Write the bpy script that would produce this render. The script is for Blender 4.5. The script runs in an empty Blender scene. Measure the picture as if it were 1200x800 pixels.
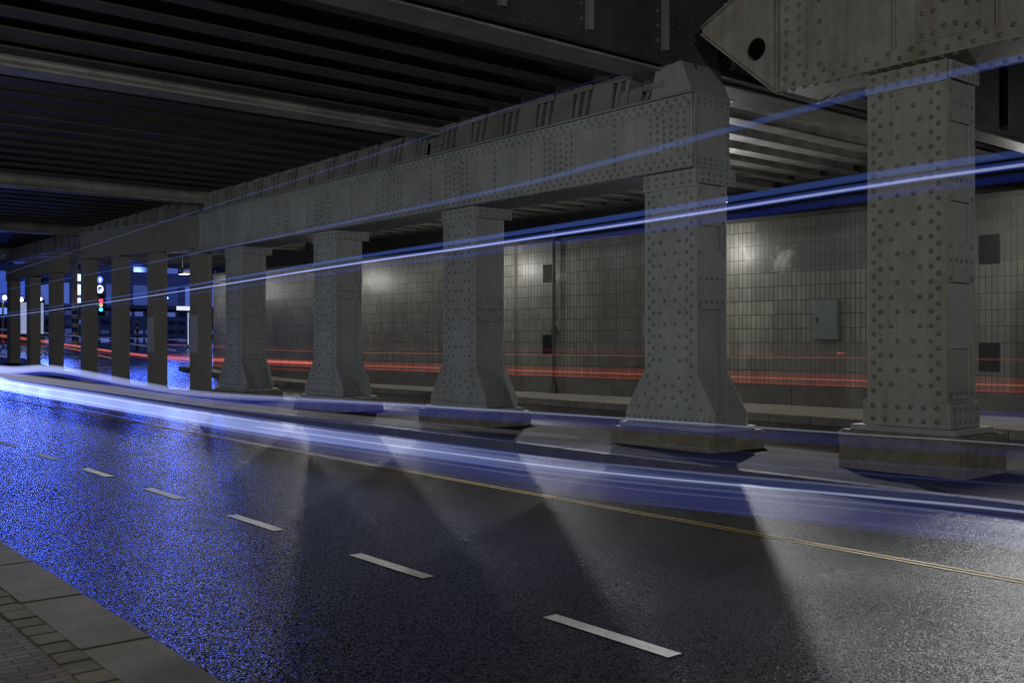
import bpy, bmesh, math, random
from mathutils import Vector, Matrix
random.seed(7)
C = bpy.context
scn = C.scene
COL = scn.collection
TH = 0.69                       # camera heading against the colonnade
R = math.radians

# ------------------------------------------------------------------ helpers
def tag(o, label=None, cat=None, group=None, kind=None):
    if label: o['label'] = label
    if cat: o['category'] = cat
    if group: o['group'] = group
    if kind: o['kind'] = kind
    return o

def empty(name, loc=(0, 0, 0), rz=0.0):
    o = bpy.data.objects.new(name, None)
    COL.objects.link(o)
    o.location = loc
    o.rotation_euler = (0, 0, rz)
    o.empty_display_size = 0.2
    return o

def copy_tree(o, parent=None):
    c = o.copy()
    COL.objects.link(c)
    if parent: c.parent = parent
    for ch in list(o.children): copy_tree(ch, c)
    return c

def ground(y):                  # the road climbs out of the underpass at the far end
    t = min(1, max(0, (y - 34) / 36.0))
    return 1.5 * t * t * (3 - 2 * t)

class MB:
    def __init__(s): s.v = []; s.f = []; s.riv = []
    def add(s, vs, fs):
        b = len(s.v)
        s.v += [tuple(p) for p in vs]
        s.f += [tuple(i + b for i in f) for f in fs]
        return s
    def box(s, x0, x1, y0, y1, z0, z1):
        return s.add([(x0,y0,z0),(x1,y0,z0),(x1,y1,z0),(x0,y1,z0),(x0,y0,z1),(x1,y0,z1),(x1,y1,z1),(x0,y1,z1)],
              [(0,3,2,1),(4,5,6,7),(0,1,5,4),(1,2,6,5),(2,3,7,6),(3,0,4,7)])
    def prism(s, poly, axis, a0, a1):        # poly extruded along axis 'x' (y,z) / 'y' (x,z) / 'z' (x,y)
        n = len(poly)
        def P(q, a): return (a, q[0], q[1]) if axis == 'x' else ((q[0], a, q[1]) if axis == 'y' else (q[0], q[1], a))
        vs = [P(q, a0) for q in poly] + [P(q, a1) for q in poly]
        fs = [tuple(range(n)), tuple(range(2*n-1, n-1, -1))]
        for i in range(n):
            j = (i + 1) % n
            fs.append((i, i + n, j + n, j))
        return s.add(vs, fs)
    def rivet(s, c, ax, r=0.026):
        s.riv.append(len(s.f)); r *= 1.15
        n = Vector(ax); t = Vector((0, 0, 1)) if abs(n.z) < .5 else Vector((1, 0, 0))
        a = n.cross(t).normalized(); b = n.cross(a).normalized(); c = Vector(c)
        vs = []
        for (rr, hh) in ((1.0, 0.0), (0.9, 0.35), (0.55, 0.62)):
            for k in range(8):
                w = k * math.pi / 4
                vs.append(c + (a * math.cos(w) + b * math.sin(w)) * r * rr + n * r * hh)
        vs.append(c + n * r * 0.7)
        fs = []
        for q in (0, 8):
            for k in range(8):
                j = (k + 1) % 8
                fs.append((q + k, q + j, q + 8 + j, q + 8 + k))
        for k in range(8): fs.append((16 + k, 16 + (k + 1) % 8, 24))
        return s.add(vs, fs)
    def tube(s, pts, radii, seg=12, caps=True):
        pts = [Vector(p) for p in pts]
        n = len(pts)
        if not isinstance(radii, (list, tuple)): radii = [radii] * n
        vs = []
        for i, p in enumerate(pts):
            d = (pts[min(n-1, i+1)] - pts[max(0, i-1)]).normalized()
            t = Vector((0, 0, 1)) if abs(d.z) < .9 else Vector((1, 0, 0))
            a = d.cross(t).normalized(); b = a.cross(d).normalized()
            for k in range(seg):
                w = 2 * math.pi * k / seg
                vs.append(p + (a * math.cos(w) + b * math.sin(w)) * radii[i])
        fs = []
        for i in range(n - 1):
            for k in range(seg):
                j = (k + 1) % seg
                fs.append((i*seg + k, i*seg + j, (i+1)*seg + j, (i+1)*seg + k))
        if caps:
            fs.append(tuple(range(seg - 1, -1, -1)))
            fs.append(tuple(range((n-1)*seg, n*seg)))
        return s.add(vs, fs)
    def sphere(s, c, r, sx=1, sy=1, sz=1, u=14, w=8):
        vs = [(c[0], c[1], c[2] - r*sz)]
        for i in range(1, w):
            ph = -math.pi/2 + math.pi * i / w
            for k in range(u):
                a = 2*math.pi*k/u
                vs.append((c[0] + r*sx*math.cos(ph)*math.cos(a), c[1] + r*sy*math.cos(ph)*math.sin(a), c[2] + r*sz*math.sin(ph)))
        vs.append((c[0], c[1], c[2] + r*sz))
        fs = []
        for k in range(u): fs.append((0, 1 + (k+1) % u, 1 + k))
        for i in range(w - 2):
            for k in range(u):
                j = (k+1) % u
                fs.append((1+i*u+k, 1+i*u+j, 1+(i+1)*u+j, 1+(i+1)*u+k))
        t = len(vs) - 1
        for k in range(u): fs.append((t, 1+(w-2)*u+k, 1+(w-2)*u+(k+1) % u))
        return s.add(vs, fs)
    def build(s, name, mat, parent=None, bevel=0.0, smooth=False, loc=None, rz=0):
        me = bpy.data.meshes.new(name)
        me.from_pydata(s.v, [], s.f)
        me.update()
        bm = bmesh.new(); bm.from_mesh(me)
        bmesh.ops.recalc_face_normals(bm, faces=bm.faces)
        bm.to_mesh(me); bm.free()
        if mat: me.materials.append(mat)
        if s.riv and mat.name in RIVET:
            me.materials.append(RIVET[mat.name])
            for a in s.riv:
                for k in range(a, a + 24): me.polygons[k].material_index = 1
        if smooth:
            for p in me.polygons: p.use_smooth = True
        o = bpy.data.objects.new(name, me)
        COL.objects.link(o)
        if parent: o.parent = parent
        if loc: o.location = loc
        if rz: o.rotation_euler = (0, 0, rz)
        if bevel:
            m = o.modifiers.new('bevel', 'BEVEL')
            m.width = bevel; m.segments = 2; m.limit_method = 'ANGLE'; m.angle_limit = R(62)
        return o

# ------------------------------------------------------------------ materials
class NT:
    def __init__(s, m): s.t = m.node_tree; s.n = s.t.nodes; s.l = s.t.links
    def new(s, typ, **kw):
        n = s.n.new(typ)
        for k, v in kw.items(): setattr(n, k, v)
        return n
    def link(s, a, b): s.l.new(a, b)
    def val(s, sock, v):
        if hasattr(v, 'is_linked') or hasattr(v, 'links'): s.l.new(v, sock)
        else: sock.default_value = v
    def math(s, op, a, b=0.0, c=None, clamp=False):
        n = s.new('ShaderNodeMath', operation=op); n.use_clamp = clamp
        s.val(n.inputs[0], a); s.val(n.inputs[1], b)
        if c is not None: s.val(n.inputs[2], c)
        return n.outputs[0]
    def noise(s, vec, scale, detail=4, rough=.6, dim='3D'):
        n = s.new('ShaderNodeTexNoise'); n.inputs['Scale'].default_value = scale
        n.inputs['Detail'].default_value = detail; n.inputs['Roughness'].default_value = rough
        if vec is not None: s.link(vec, n.inputs['Vector'])
        return n.outputs['Fac']
    def ramp(s, fac, stops):
        n = s.new('ShaderNodeValToRGB'); e = n.color_ramp.elements
        while len(e) < len(stops): e.new(.5)
        for q, (p, c) in zip(e, stops):
            q.position = p; q.color = (c, c, c, 1) if not isinstance(c, tuple) else (*c, 1)
        s.link(fac, n.inputs[0]); return n.outputs[0]
    def mix(s, fac, a, b, blend='MIX'):
        n = s.new('ShaderNodeMix', data_type='RGBA', blend_type=blend)
        s.val(n.inputs[0], fac)
        for sock, v in ((n.inputs[6], a), (n.inputs[7], b)):
            if isinstance(v, tuple): sock.default_value = (*v, 1)
            else: s.link(v, sock)
        return n.outputs[2]
    def scale(s, vec, sc):
        n = s.new('ShaderNodeMapping'); n.inputs['Scale'].default_value = sc
        s.link(vec, n.inputs['Vector']); return n.outputs[0]
    def smooth(s, x, a, b):
        n = s.new('ShaderNodeMapRange', interpolation_type='SMOOTHSTEP')
        s.val(n.inputs[0], x); n.inputs[1].default_value = a; n.inputs[2].default_value = b
        return n.outputs[0]
    def rect(s, y, z, y0, y1, z0, z1, e):
        m = s.math('MULTIPLY', s.smooth(y, y0 - e, y0 + e), s.math('SUBTRACT', 1.0, s.smooth(y, y1 - e, y1 + e)))
        k = s.math('MULTIPLY', s.smooth(z, z0 - e, z0 + e), s.math('SUBTRACT', 1.0, s.smooth(z, z1 - e, z1 + e)))
        return s.math('MULTIPLY', m, k)

def base_mat(name):
    m = bpy.data.materials.new(name); m.use_nodes = True
    nt = NT(m); b = nt.n['Principled BSDF']
    return m, nt, b

def steel(name, col, dark=.6, rough=.5, rust=0.0, streak=0.35, spec=.45):
    """old paint on riveted steel: blotches, run-down dirt, fine dents, some rust"""
    m, nt, b = base_mat(name)
    co = nt.new('ShaderNodeTexCoord').outputs['Object']
    big = nt.noise(co, 1.3, 5, .65)
    fine = nt.noise(co, 14, 5, .7)
    drip = nt.noise(nt.scale(co, (9, 9, .45)), 1.6, 5, .6)
    dk = tuple(c * dark for c in col); lt = tuple(min(1, c * 1.22) for c in col)
    c = nt.mix(nt.ramp(big, [(.3, 0.0), (.72, 1.0)]), dk, lt)
    c = nt.mix(nt.math('MULTIPLY', nt.ramp(drip, [(.5, 0.0), (.75, 1.0)]), streak), c, (col[0]*.42, col[1]*.4, col[2]*.36))
    c = nt.mix(nt.math('MULTIPLY', nt.ramp(fine, [(.56, 0.0), (.72, 1.0)]), .35), c, (col[0]*.5, col[1]*.48, col[2]*.44))
    if rust:
        rs = nt.noise(nt.scale(co, (2.2, 2.2, .32)), 1.5, 6, .62)
        rs2 = nt.noise(co, 5.5, 6, .7)
        f = nt.math('MULTIPLY', nt.ramp(nt.math('ADD', nt.math('MULTIPLY', rs, .7), nt.math('MULTIPLY', rs2, .35)), [(.46, 0.0), (.60, 1.0)]), rust)
        c = nt.mix(f, c, (.15, .10, .038))
    nt.link(c, b.inputs['Base Color'])
    nt.link(nt.ramp(fine, [(.2, rough - .1), (.8, rough + .15)]), b.inputs['Roughness'])
    b.inputs['Specular IOR Level'].default_value = spec
    bp = nt.new('ShaderNodeBump'); bp.inputs['Strength'].default_value = .25; bp.inputs['Distance'].default_value = .012
    nt.link(nt.math('ADD', fine, nt.math('MULTIPLY', big, 2.0)), bp.inputs['Height'])
    nt.link(bp.outputs[0], b.inputs['Normal'])
    return m

def concrete(name, col, scale=3.0, rough=.85, dark=.55, bump=.4, spec=.3):
    m, nt, b = base_mat(name)
    co = nt.new('ShaderNodeTexCoord').outputs['Object']
    a = nt.noise(co, scale, 6, .65); f = nt.noise(co, scale * 9, 5, .7); g = nt.noise(co, scale * 40, 3, .6)
    c = nt.mix(nt.ramp(a, [(.3, 0.0), (.7, 1.0)]), tuple(x * dark for x in col), col)
    c = nt.mix(nt.math('MULTIPLY', nt.ramp(f, [(.5, 0.0), (.75, 1.0)]), .5), c, tuple(x * .45 for x in col))
    nt.link(c, b.inputs['Base Color'])
    b.inputs['Roughness'].default_value = rough
    b.inputs['Specular IOR Level'].default_value = spec
    bp = nt.new('ShaderNodeBump'); bp.inputs['Strength'].default_value = bump; bp.inputs['Distance'].default_value = .01
    nt.link(nt.math('ADD', f, g), bp.inputs['Height']); nt.link(bp.outputs[0], b.inputs['Normal'])
    return m

def plain(name, col, rough=.5, metal=0.0):
    m, nt, b = base_mat(name)
    co = nt.new('ShaderNodeTexCoord').outputs['Object']
    f = nt.noise(co, 6, 4, .6)
    nt.link(nt.mix(f, tuple(x * .7 for x in col), tuple(min(1, x * 1.2) for x in col)), b.inputs['Base Color'])
    b.inputs['Roughness'].default_value = rough; b.inputs['Metallic'].default_value = metal
    return m

def emit(name, col, strength):
    m, nt, b = base_mat(name)
    b.inputs['Base Color'].default_value = (.02, .02, .02, 1)
    b.inputs['Emission Color'].default_value = (*col, 1)
    b.inputs['Emission Strength'].default_value = strength
    m.cycles.emission_sampling = 'NONE'
    return m

def glow(name, col, strength):                 # luminous air of a light trail: even emission through its volume
    m = bpy.data.materials.new(name); m.use_nodes = True
    nt = NT(m); nt.n.clear()
    out = nt.new('ShaderNodeOutputMaterial'); e = nt.new('ShaderNodeEmission')
    e.inputs[0].default_value = (*col, 1); e.inputs[1].default_value = strength
    nt.link(e.outputs[0], out.inputs['Volume'])
    return m

def asphalt():
    """wet asphalt: every chip of stone tilts its own way under the water film and glints on its own"""
    m, nt, b = base_mat('wet_asphalt')
    co = nt.new('ShaderNodeTexCoord').outputs['Object']
    big = nt.noise(co, .35, 5, .6); mid = nt.noise(co, 2.2, 5, .65)
    track = nt.noise(nt.scale(co, (1.1, .06, 1)), 1.0, 3, .5)
    def chips(scale):
        v = nt.new('ShaderNodeTexVoronoi'); v.inputs['Scale'].default_value = scale; nt.link(co, v.inputs['Vector'])
        return v
    v, v2 = chips(115), chips(240)
    cell = nt.new('ShaderNodeSeparateColor'); nt.link(v.outputs['Color'], cell.inputs[0])
    c = nt.mix(cell.outputs[0], (.003, .003, .0033), (.026, .026, .027))
    c = nt.mix(nt.math('MULTIPLY', nt.ramp(mid, [(.45, 0.0), (.75, 1.0)]), .4), c, (.005, .005, .0055))
    nt.link(c, b.inputs['Base Color'])
    r = nt.math('ADD', nt.math('MULTIPLY', nt.ramp(big, [(.3, 0.0), (.7, 1.0)]), .08), nt.math('MULTIPLY', track, .10))
    nt.link(nt.math('ADD', r, .15), b.inputs['Roughness'])
    b.inputs['Specular IOR Level'].default_value = .42
    def tilt(vn, k):
        a = nt.new('ShaderNodeVectorMath', operation='SUBTRACT'); nt.link(vn.outputs['Color'], a.inputs[0]); a.inputs[1].default_value = (.5, .5, .5)
        q = nt.new('ShaderNodeVectorMath', operation='MULTIPLY'); nt.link(a.outputs[0], q.inputs[0]); q.inputs[1].default_value = (k, k, 0)
        return q.outputs[0]
    s1 = nt.new('ShaderNodeVectorMath', operation='ADD'); nt.link(tilt(v, .46), s1.inputs[0]); nt.link(tilt(v2, .27), s1.inputs[1])
    s2 = nt.new('ShaderNodeVectorMath', operation='ADD'); nt.link(s1.outputs[0], s2.inputs[0]); s2.inputs[1].default_value = (0, 0, 1)
    s3 = nt.new('ShaderNodeVectorMath', operation='NORMALIZE'); nt.link(s2.outputs[0], s3.inputs[0])
    nt.link(s3.outputs[0], b.inputs['Normal'])
    return m

def marking(name, col):
    m, nt, b = base_mat(name)
    co = nt.new('ShaderNodeTexCoord').outputs['Object']
    f = nt.noise(co, 55, 4, .7); g = nt.noise(co, 5, 4, .6)
    c = nt.mix(nt.ramp(f, [(.5, 0.0), (.7, 1.0)]), col, tuple(x * .35 for x in col))
    c = nt.mix(nt.math('MULTIPLY', nt.ramp(g, [(.4, 0.0), (.7, 1.0)]), .4), c, tuple(x * .5 for x in col))
    nt.link(c, b.inputs['Base Color']); b.inputs['Roughness'].default_value = .55
    bp = nt.new('ShaderNodeBump'); bp.inputs['Strength'].default_value = .4; bp.inputs['Distance'].default_value = .004
    nt.link(f, bp.inputs['Height']); nt.link(bp.outputs[0], b.inputs['Normal'])
    return m

def tile_mat():
    """glazed upright tiles in a straight grid; y runs along the wall, z up"""
    m, nt, b = base_mat('wall_tiles')
    co = nt.new('ShaderNodeTexCoord').outputs['Object']
    sp = nt.new('ShaderNodeSeparateXYZ'); nt.link(co, sp.inputs[0])
    y, z = sp.outputs[1], sp.outputs[2]
    cb = nt.new('ShaderNodeCombineXYZ'); nt.link(y, cb.inputs[0]); nt.link(nt.math('SUBTRACT', z, .64), cb.inputs[1])
    br = nt.new('ShaderNodeTexBrick'); br.offset = 0; br.squash = 1
    br.inputs['Scale'].default_value = 1; br.inputs['Brick Width'].default_value = .127; br.inputs['Row Height'].default_value = .345
    br.inputs['Mortar Size'].default_value = .0085; br.inputs['Mortar Smooth'].default_value = .15
    br.inputs['Color1'].default_value = (.25, .25, .213, 1); br.inputs['Color2'].default_value = (.16, .16, .138, 1)
    br.inputs['Mortar'].default_value = (.018, .018, .016, 1); br.inputs['Bias'].default_value = -.2
    nt.link(cb.outputs[0], br.inputs['Vector'])
    big = nt.noise(co, .8, 5, .6); mid = nt.noise(co, 3.5, 6, .7)
    drip = nt.noise(nt.scale(co, (4, 4, .3)), 1.4, 5, .6)
    c = br.outputs['Color']
    c = nt.mix(nt.ramp(big, [(.3, 0.0), (.7, 1.0)]), nt.mix(1.0, c, (.62, .62, .62), 'MULTIPLY'), c)
    c = nt.mix(nt.math('MULTIPLY', nt.ramp(drip, [(.48, 0.0), (.72, 1.0)]), .55), c, (.09, .088, .075))
    wob = nt.math('MULTIPLY', nt.math('SUBTRACT', mid, .5), .5)
    yw = nt.math('ADD', y, wob); zw = nt.math('ADD', z, nt.math('MULTIPLY', wob, .6))
    # darker band high on the wall; wiped patches, overpainted areas: marks with shapes of their own
    upper_band = nt.math('MULTIPLY', nt.math('MULTIPLY', nt.smooth(zw, 3.3, 3.5), nt.rect(yw, zw, -9, -.35, 3, 6, .35)), .72)
    c = nt.mix(upper_band, c, (.045, .045, .045))
    c = nt.mix(nt.math('MULTIPLY', nt.rect(yw, zw, -.85, 2.4, 1.3, 2.68, .06), .5), c, nt.mix(1.0, c, (1.9, 1.9, 1.8), 'MULTIPLY'))
    c = nt.mix(nt.math('MULTIPLY', nt.rect(yw, zw, -4.5, -.95, .7, 1.6, .1), .5), c, (.12, .12, .11))
    c = nt.mix(nt.math('MULTIPLY', nt.rect(yw, zw, 2.6, 4.9, .6, 5, .12), .45), c, (.06, .06, .055))
    c = nt.mix(nt.math('MULTIPLY', nt.rect(yw, zw, 8.9, 12.4, 1.9, 3.3, .1), .4), c, (.09, .09, .10))
    c = nt.mix(nt.math('MULTIPLY', nt.rect(yw, zw, -7, -4.6, .6, 5, .15), .5), c, (.07, .07, .065))
    for (a0, a1, z0, z1, k) in ((-1.38, -.95, 3.5, 3.86, .8), (6.15, 6.6, 3.5, 3.75, .7), (2.9, 3.2, 1.7, 2.4, .35)):
        w2 = nt.math('MULTIPLY', nt.math('SUBTRACT', nt.noise(co, 4.5, 5, .65), .5), 1.1)
        w3 = nt.math('MULTIPLY', nt.math('SUBTRACT', nt.noise(nt.scale(co, (1, 1, -1.3)), 4.1, 5, .65), .5), 1.1)
        c = nt.mix(nt.math('MULTIPLY', nt.rect(nt.math('ADD', y, w2), nt.math('ADD', z, w3), a0, a1, z0, z1, .17), k), c, (.42, .42, .42))
    nt.link(c, b.inputs['Base Color'])
    nt.link(nt.math('ADD', nt.math('MULTIPLY', mid, .35), .22), b.inputs['Roughness'])
    bp = nt.new('ShaderNodeBump'); bp.inputs['Strength'].default_value = .5; bp.inputs['Distance'].default_value = .006
    nt.link(nt.math('SUBTRACT', nt.math('MULTIPLY', mid, .4), br.outputs['Fac']), bp.inputs['Height'])
    nt.link(bp.outputs[0], b.inputs['Normal'])
    return m

def paver_mat():
    m, nt, b = base_mat('brick_pavers')
    co = nt.new('ShaderNodeTexCoord').outputs['Object']
    br = nt.new('ShaderNodeTexBrick'); br.offset = .5
    br.inputs['Scale'].default_value = 1; br.inputs['Brick Width'].default_value = .21; br.inputs['Row Height'].default_value = .068
    br.inputs['Mortar Size'].default_value = .005; br.inputs['Mortar Smooth'].default_value = .4
    br.inputs['Color1'].default_value = (.21, .185, .15, 1); br.inputs['Color2'].default_value = (.13, .115, .095, 1)
    br.inputs['Mortar'].default_value = (.03, .028, .025, 1)
    wob = nt.new('ShaderNodeTexNoise'); wob.inputs['Scale'].default_value = 3.0; nt.link(co, wob.inputs['Vector'])
    vm = nt.new('ShaderNodeVectorMath', operation='MULTIPLY_ADD'); nt.link(wob.outputs['Color'], vm.inputs[0])
    vm.inputs[1].default_value = (.022, .022, 0); nt.link(co, vm.inputs[2])
    nt.link(vm.outputs[0], br.inputs['Vector'])
    f = nt.noise(co, 9, 5, .7); g = nt.noise(co, 70, 4, .7)
    c = nt.mix(nt.math('MULTIPLY', f, .7), br.outputs['Color'], nt.mix(1.0, br.outputs['Color'], (.5, .5, .5), 'MULTIPLY'))
    nt.link(c, b.inputs['Base Color']); b.inputs['Roughness'].default_value = .75
    bp = nt.new('ShaderNodeBump'); bp.inputs['Strength'].default_value = .8; bp.inputs['Distance'].default_value = .012
    nt.link(nt.math('SUBTRACT', nt.math('ADD', nt.math('MULTIPLY', g, .25), nt.math('MULTIPLY', f, .5)), br.outputs['Fac']), bp.inputs['Height'])
    nt.link(bp.outputs[0], b.inputs['Normal'])
    return m

def facade_mat(name, wall, lit, cell=(2.6, 3.2), win=(.62, .6), amount=.35, strength=1.5):
    """far facade with a grid of window panes, some of them glowing"""
    m, nt, b = base_mat(name)
    co = nt.new('ShaderNodeTexCoord').outputs['Object']
    sp = nt.new('ShaderNodeSeparateXYZ'); nt.link(co, sp.inputs[0])
    u = nt.math('DIVIDE', sp.outputs[0], cell[0]); w = nt.math('DIVIDE', sp.outputs[2], cell[1])
    fu = nt.math('FRACT', nt.math('ADD', u, 100.0)); fw = nt.math('FRACT', nt.math('ADD', w, 100.0))
    def band(f, k):
        return nt.math('MULTIPLY', nt.math('GREATER_THAN', f, (1 - k) / 2), nt.math('LESS_THAN', f, (1 + k) / 2))
    mask = nt.math('MULTIPLY', band(fu, win[0]), band(fw, win[1]))
    cb = nt.new('ShaderNodeCombineXYZ')
    nt.link(nt.math('FLOOR', u), cb.inputs[0]); nt.link(nt.math('FLOOR', w), cb.inputs[1])
    wn = nt.new('ShaderNodeTexWhiteNoise', noise_dimensions='2D'); nt.link(cb.outputs[0], wn.inputs['Vector'])
    on = nt.math('MULTIPLY', mask, nt.math('LESS_THAN', wn.outputs['Value'], amount))
    nt.link(nt.mix(mask, wall, (.02, .025, .035)), b.inputs['Base Color'])
    nt.link(nt.math('SUBTRACT', .8, nt.math('MULTIPLY', mask, .65)), b.inputs['Roughness'])
    b.inputs['Emission Color'].default_value = (*lit, 1)
    nt.link(nt.math('MULTIPLY', on, nt.math('MULTIPLY', wn.outputs['Value'], strength / max(amount, .01))), b.inputs['Emission Strength'])
    return m

M = dict(
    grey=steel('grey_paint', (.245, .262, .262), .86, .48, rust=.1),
    greydark=steel('grey_paint_shadow_side', (.205, .222, .235), .84, .48, rust=.08),  # darker, bluer copy of the grey: side-face shade put into the colour
    olive=steel('weathered_olive_paint', (.25, .26, .235), .8, .55, rust=.42),
    oliveA=steel('weathered_grey_olive_paint', (.25, .26, .235), .86, .48, rust=.24),
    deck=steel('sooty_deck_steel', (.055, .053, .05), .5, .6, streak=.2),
    beam=steel('pale_beam_paint', (.27, .265, .25), .55, .5, streak=.5),
    bearing=steel('bearing_paint', (.16, .155, .15), .6, .6),
    dark=steel('dark_plate_steel', (.06, .062, .068), .6, .5),
    post=concrete('post_concrete', (.2, .195, .175), 2.0, .8, .75, .2),
    patch=steel('fresh_paint_patch', (.27, .28, .30), .9, .5, streak=.1),
    plinth=concrete('plinth_concrete', (.2, .185, .14), 3.2, .85, .5, .5),
    kerb=concrete('kerb_stone', (.24, .23, .2), 2.5, .75, .6, .35),
    pave=paver_mat(),
    slab=concrete('pavement_slab', (.5, .48, .4), 4, .8, .6, .4),
    median=concrete('median_concrete', (.034, .032, .027), 1.3, .9, .3, 1.0, .04),
    skirt=concrete('wall_skirting', (.15, .145, .13), 2.2, .7, .6, .3),
    ledge=concrete('ledge_concrete', (.07, .07, .068), 2, .8, .6, .3),
    asphalt=asphalt(), white=marking('white_road_paint', (.85, .85, .83)), yellow=marking('yellow_road_paint', (.5, .33, .04)),
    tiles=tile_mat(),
    black=plain('black_metal', (.02, .02, .022), .5),
    galv=plain('galvanised_metal', (.33, .34, .36), .45, .5),
    joint=plain('grout', (.03, .029, .026), .9),
    mkerb=concrete('dirty_kerb_stone', (.085, .08, .07), 2.5, .8, .55, .4, .1),
    farjoist=steel('lit_joist_tone', (.3, .3, .285), .4, .45, streak=.7),
    cabinet=plain('grey_cabinet_paint', (.16, .18, .185), .5),
    pipe=plain('dark_pipe', (.03, .03, .03), .5),
    blue=plain('blue_paint', (.03, .07, .35), .5), whitep=plain('white_paint', (.75, .75, .75), .5),
)

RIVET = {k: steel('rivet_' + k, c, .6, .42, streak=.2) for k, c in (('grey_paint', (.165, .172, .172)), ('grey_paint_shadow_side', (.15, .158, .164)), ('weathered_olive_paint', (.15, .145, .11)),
         ('weathered_grey_olive_paint', (.15, .15, .128)))}  # rivets darker than their plates: dirt, plus shading put into the colour
# ------------------------------------------------------------------ ground, road, pavements
def strip(name, x0, x1, y0, y1, dz, mat, bottom=None, step=2.0):
    """a sheet (or a slab with sides down to bottom) that follows the road's rise"""
    mb = MB(); n = max(1, int((y1 - y0) / step)); ys = [y0 + (y1 - y0) * i / n for i in range(n + 1)]
    vs = []
    for y in ys:
        g = ground(y)
        vs += [(x0, y, g + dz), (x1, y, g + dz)]
        if bottom is not None: vs += [(x0, y, g + bottom), (x1, y, g + bottom)]
    k = 2 if bottom is None else 4; fs = []
    for i in range(n):
        a = i * k; b = a + k
        fs.append((a, a + 1, b + 1, b))
        if bottom is not None:
            fs += [(a + 2, a, b, b + 2), (a + 1, a + 3, b + 3, b + 1)]
    if bottom is not None:
        fs += [(0, 2, 3, 1), (n*k, n*k + 1, n*k + 3, n*k + 2)]
    mb.add(vs, fs)
    return tag(mb.build(name, mat), kind='structure')

mb = MB()
xs = [-220, -60, -10, 0, 5, 10, 15, 20, 30, 60, 120, 320]
ys = [-120, -40] + [-20 + 3 * i for i in range(38)] + [120, 200, 420]
for j, y in enumerate(ys):
    for x in xs: mb.v.append((x, y, ground(y)))
W = len(xs)
for j in range(len(ys) - 1):
    for i in range(W - 1): mb.f.append((j*W + i, j*W + i + 1, (j+1)*W + i + 1, (j+1)*W + i))
tag(mb.build('road', M['asphalt']), kind='structure')

strip('pavement', -7, 1.42, -16, 56, .118, M['pave'], -.05)
# kerb stones and the row of setts behind them
def stones(name, x0, x1, y0, y1, L, z, mat, jit=.003):
    """a row of stones butted end to end, each joint filled flush with dark grout"""
    mb = MB(); jb = MB(); y = y0
    while y < y1:
        g = ground(y + L / 2); dz = random.uniform(-jit, jit); dx = random.uniform(-jit, jit)
        mb.box(x0 + dx, x1 + dx, y + .004, y + L - .004, g - .1, g + z + dz)
        w = random.uniform(.005, .009)
        jb.box(x0 - jit, x1 + jit, y + L - w, y + L + w, g - .1, g + z + jit + .001); y += L
    tag(jb.build('joints', M['joint']), kind='structure')
    return tag(mb.build(name, mat), kind='structure')
stones('kerb', 1.575, 1.93, 5.37 - 1.19 * 18, 56, 1.19, .124, M['kerb'])
stones('kerb_setts', 1.425, 1.57, -16, 56, .2, .121, M['plinth'])

strip('kerb_bed', 1.421, 1.92, -16, 56, .106, M['ledge'], -.05)
strip('median', 10.15, 12.62, -16, 53, .115, M['median'], -.05)
stones('median_kerb', 9.98, 10.14, -16, 53, 1.0, .125, M['mkerb'])
strip('far_pavement', 18.0, 24, -16, 46, .15, M['slab'], -.05)
stones('far_kerb', 17.83, 17.995, -16, 46, 1.0, .155, M['kerb'])

mb = MB()
y = 3.63 - 2.335 * 5
while y < 52:
    a = [(4.085, y), (4.195, y), (4.195, y + 1.02), (4.085, y + 1.02)]
    mb.add([(p[0], p[1], ground(p[1]) + .004) for p in a], [(0, 1, 2, 3)]); y += 2.335
tag(mb.build('lane_dashes', M['white']), kind='structure')
strip('yellow_line', 7.255, 7.29, -12, 34, .004, M['yellow'])
strip('yellow_line', 7.335, 7.37, -12, 34, .004, M['yellow'])
mb = MB()
for i in range(9):
    x = 2.6 + i * 1.75
    a = [(x, 56.5), (x + .55, 56.5), (x + .55, 60.5), (x, 60.5)]
    if x > 9.4: a = [(p[0] + 1, p[1]) for p in a]
    mb.add([(p[0], p[1], ground(p[1]) + .02) for p in a], [(0, 1, 2, 3)])
for (yy, wd) in ((47.5, .35), (53.6, .4)):
    mb.add([(12.9, yy, ground(yy) + .012), (17.6, yy, ground(yy) + .012), (17.6, yy + wd, ground(yy + wd) + .012), (12.9, yy + wd, ground(yy + wd) + .012)], [(0, 1, 2, 3)])
tag(mb.build('crossing_stripes', M['white']), kind='structure')

# ------------------------------------------------------------------ riveted columns
CW, CD = 1.03, .70       # width along the colonnade (y), depth across the road (x)
XF = 11.49               # front face of the colonnade
def rivet_field(mb, x, z0, z1, w, nx, r=.027):
    cols = (.09, .18, .32, .40, .60, .68, .82, .91)
    p = .178; k = 0; z = z0 + .06
    while z < z1 - .04:
        odd = k % 2
        for i, c in enumerate(cols):
            if i in (0, 7): hit = not odd
            elif i in (1, 6): hit = bool(odd)
            elif i in (2, 5): hit = (k % 4 == 1)
            else: hit = (k % 4 == 3)
            if hit and not (nx > 0 and i in (0, 7)): mb.rivet((x, (c - .5) * w, z), (nx, 0, 0), r)
        z += p / 2; k += 1

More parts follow.
